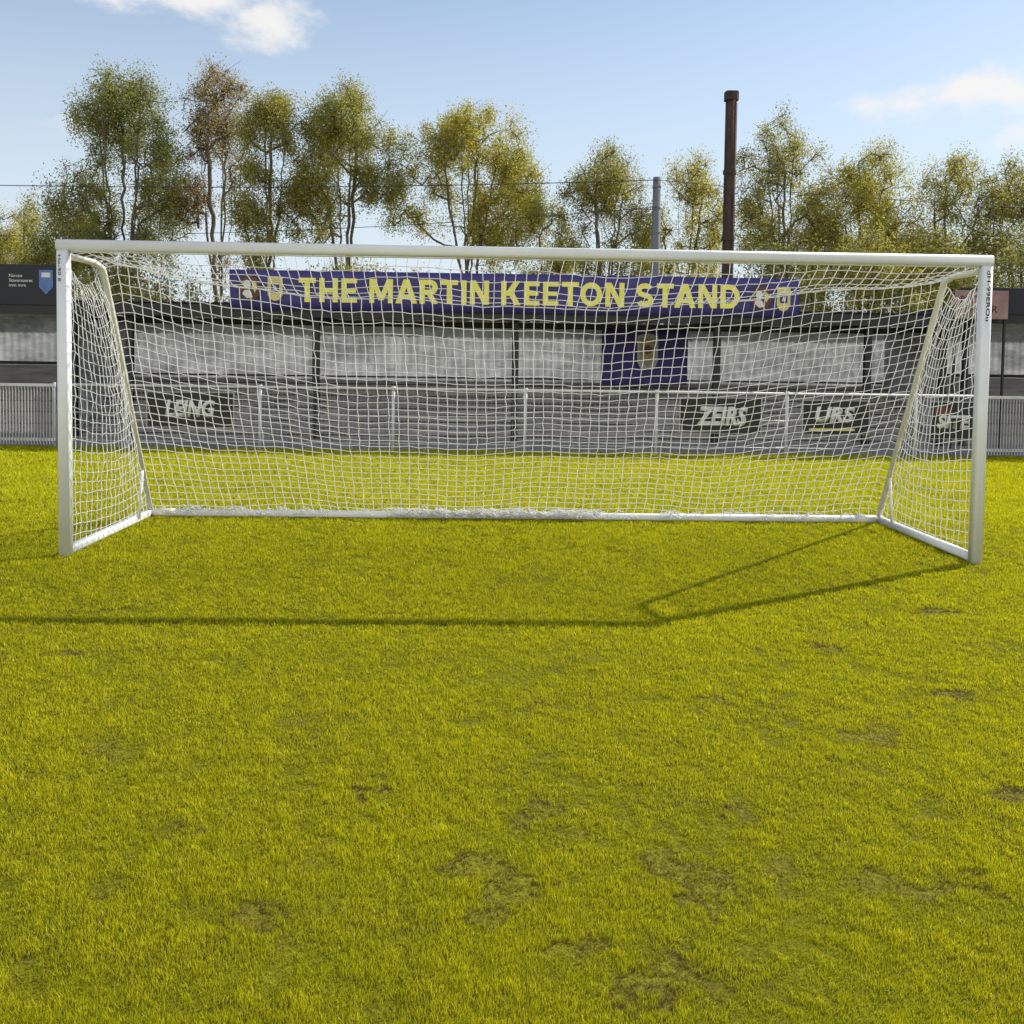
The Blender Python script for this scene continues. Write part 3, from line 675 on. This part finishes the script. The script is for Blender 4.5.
# ------------------------------------------------------------ trees
def make_tree(X,Y,h,w,cb,seed,ncl=150,nleaf=70,tint=(0.13,0.125,0.022),label="",leafsize=0.036,spread=0.30,stems=4,cx=0.0,name='birch_tree',barkr=0.85,shape=2.2,group="trees standing behind the stand",cat_="tree"):
    r=np.random.default_rng(seed)
    nodes=[np.array([X,Y,0.0])]; par=[-1]
    ch=cb*h; k=max(3,int(ch/0.6)); p=nodes[0]
    drift=r.normal(0,0.02,2)
    for i in range(1,k+1):
        p=np.array([X+drift[0]*i+r.normal(0,0.03),Y+drift[1]*i+r.normal(0,0.03),ch*0.8*i/k]); nodes.append(p); par.append(len(nodes)-2)
    fork=len(nodes)-1
    zc=(ch+h)/2; hz=(h-ch)/2; rw=w/2
    for s_ in range(stems):
        a=2*math.pi*(s_+r.random()*0.6)/stems; rad=rw*r.uniform(0.15,0.65)
        tgt=np.array([X+cx+math.cos(a)*rad,Y+math.sin(a)*rad,zc+hz*r.uniform(0.45,0.93)])
        st_=nodes[fork]; idx=fork; m=int(np.linalg.norm(tgt-st_)/0.4)+2
        mid=np.array([st_[0]*0.45+tgt[0]*0.55,st_[1]*0.45+tgt[1]*0.55,st_[2]*0.6+tgt[2]*0.4])
        for i in range(1,m+1):
            q=i/m; P=(1-q)**2*st_+2*q*(1-q)*mid+q*q*tgt+r.normal(0,0.035,3)*(q<1)
            nodes.append(P); par.append(idx); idx=len(nodes)-1
    lobes=[]
    for i in range(9):
        a=r.random()*2*math.pi; q=r.uniform(-0.65,0.85)
        rr=rw*0.62*math.sqrt(max(0.05,1-abs(q)**shape)); lobes.append((X+cx+math.cos(a)*rr,Y+math.sin(a)*rr,zc+q*hz,r.uniform(0.24,0.40)*w))
    lobes.append((X+cx,Y,h-0.24*w,0.24*w)); lobes.append((X+cx-rw*0.62,Y,zc-hz*0.1,0.22*w)); lobes.append((X+cx+rw*0.62,Y,zc+hz*0.1,0.22*w))
    C=[]
    while len(C)<ncl:
        lx,ly,lz,lr=lobes[r.integers(len(lobes))]
        d=r.normal(0,1,3); d/=np.linalg.norm(d); d*=lr*(0.45+0.55*r.random())
        P=np.array([lx+d[0],ly+d[1],lz+d[2]*1.15])
        q=(P[2]-zc)/hz
        if q>1 or q<-1.05: continue
        lim=rw*1.0*(max(0.0,1-abs(q)**shape))**0.5
        if math.hypot(P[0]-X-cx,P[1]-Y)>lim: continue
        C.append(P)
    C.sort(key=lambda P: math.hypot(P[0]-X,P[1]-Y)+0.3*abs(P[2]-ch))
    for P in C:
        NA=np.array(nodes); d=np.linalg.norm(NA-P,axis=1)
        pen=d+np.maximum(0,NA[:,2]-P[2]+0.35*d)*1.6; pen[:max(1,fork//2)]+=99
        j=int(np.argmin(pen)); S=nodes[j]; L_=np.linalg.norm(P-S); m=max(1,int(L_/0.4)); idx=j
        mid=(S+P)/2+np.array([0,0,-0.1*L_])+r.normal(0,0.06*L_,3)
        for i in range(1,m+1):
            q=i/m; Q=(1-q)**2*S+2*q*(1-q)*mid+q*q*P; nodes.append(Q); par.append(idx); idx=len(nodes)-1
        for _ in range(7):
            Q=P+r.normal(0,spread*0.8,3)+np.array([0,0,-0.02]); nodes.append(Q); par.append(idx)
    n=len(nodes); rad2=np.zeros(n)
    for i in range(n-1,0,-1):
        if rad2[i]==0: rad2[i]=0.006**2
        rad2[par[i]]+=rad2[i]*0.92
    rad=np.sqrt(rad2)*barkr
    NA=np.array(nodes); pa=np.array(par[1:]); 
    V,F=prisms(NA[pa],NA[1:],np.minimum(rad[pa],rad[1:]*1.35),rad[1:],5)
    e=thing(name,(X,Y,0),label,cat_,group)
    add_obj('trunk',np_mesh('t',V,F),M_bark,e,True)
    CC=np.array(C); sc=spread*(0.6+0.7*r.random(len(CC))); cnt=r.poisson(nleaf*(0.35+1.3*r.random(len(CC))))
    ci=np.repeat(np.arange(len(CC)),cnt); m=len(ci)
    dd=r.normal(0,1,(m,3)); dl=np.linalg.norm(dd,axis=1,keepdims=True); dd=dd/dl*np.minimum(dl,1.9+0*dl)*(r.random((m,1))**0.25)
    P=CC[ci]+dd*sc[ci][:,None]*np.array([1,1,1.3])+np.array([0,0,-0.05])
    ls=leafsize*(0.6+0.8*r.random(m))
    u=r.normal(0,1,(m,3)); u/=np.linalg.norm(u,axis=1,keepdims=True)
    v=np.cross(u,r.normal(0,1,(m,3))); v/=np.linalg.norm(v,axis=1,keepdims=True)
    u=u*ls[:,None]; v=v*ls[:,None]*0.6
    V=np.stack([P-u,P+v,P+u,P-v],1).reshape(-1,3); F=np.arange(4*m).reshape(m,4)
    base=np.array(tint); cvar=(0.8+0.4*r.random(len(CC)))[ci]
    hue=r.normal(0,0.05,len(CC))[ci]+r.normal(0,0.03,m)
    c=np.stack([base[0]*cvar*(1+hue),base[1]*cvar*np.ones(m),base[2]*cvar*(1-hue)],1)*(0.88+0.24*r.random(m))[:,None]
    add_obj('crown',np_mesh('c',V,F,np.repeat(np.clip(c,0,1),4,axis=0)),M_leaf,e)
    return e
OL=(0.41,0.38,0.075); DK=(0.32,0.32,0.075); BR=(0.44,0.35,0.14); YG=(0.51,0.46,0.07); SH=(0.36,0.34,0.06)
T=[
 (-22.3,40.0,8.9,3.6,0.25,11,130,230,YG,"small yellow-green tree in spring leaf beside taller trees",3),
 (-14.0,29.5,12.3,5.2,0.26,12,290,260,DK,"tall broad dark green tree with rounded airy crown",5),
 (-17.0,31.5,8.0,2.8,0.30,13,110,190,DK,"dark green mid-height tree with rounded crown",3),
 (-10.6,30.0,12.6,3.4,0.25,14,240,90,BR,"tall nearly bare brown twiggy tree",6),
 (-8.2,29.0,11.2,3.0,0.33,15,150,240,OL,"olive birch with upswept stems and sparse crown",3),
 (-5.6,29.5,11.9,4.2,0.33,16,210,250,OL,"tall olive birch with clumped leaves",4),
 (-1.15,30.0,11.3,6.2,0.40,17,280,250,YG,"broad spreading birch with yellow-green clumps",6),
 (2.3,34.0,8.2,2.6,0.30,18,90,140,OL,"small sparse olive tree beside broad birch",3),
 (4.3,30.5,9.8,4.2,0.38,19,170,190,OL,"open branched birch with sparse hanging leaves",4),
 (7.9,33.0,10.3,4.2,0.28,20,200,120,YG,"thin sparse tree with pale spring buds",4),
 (11.0,29.5,11.1,4.4,0.28,21,220,165,OL,"tall sparse birch beside the rusty stack",5),
 (14.2,29.5,9.9,5.0,0.22,22,270,240,YG,"dense golden olive tree with rounded crown",4),
 (17.4,29.5,9.6,4.6,0.25,23,200,170,OL,"sparse olive tree with visible fine branches",4),
 (20.2,29.5,9.6,4.6,0.25,24,200,170,OL,"sparse brown olive tree at the end of the row",4),
 (23.4,30.5,10.0,3.8,0.25,25,130,140,OL,"sparse olive birch at the end of the row",4),
 (-26.5,33.0,9.8,4.2,0.25,26,150,140,DK,"green birch at the end of the row",4),
]
for (x,y,h,w_,cb,sd_,nc,nl,tn,lb,sm) in T:
    make_tree(x,y,h,w_,cb,sd_,nc,nl,tn,lb,stems=sm)
rr=np.random.default_rng(99)
xx=-24.0; k=0
while xx<24:
    hh=rr.uniform(3.9,5.0) if xx<8 else rr.uniform(5.0,6.6); ww=rr.uniform(3.2,4.6)
    make_tree(xx,rr.uniform(24.5,27),hh,ww,0.08,200+k,110,110,(DK,SH,OL)[k%3],"leafy olive green shrub behind the stand roof",leafsize=0.046,spread=0.34,stems=4,name='shrub',barkr=0.6,shape=3,group="shrubs growing behind the stand",cat_="shrub")
    xx+=rr.uniform(2.3,3.2); k+=1
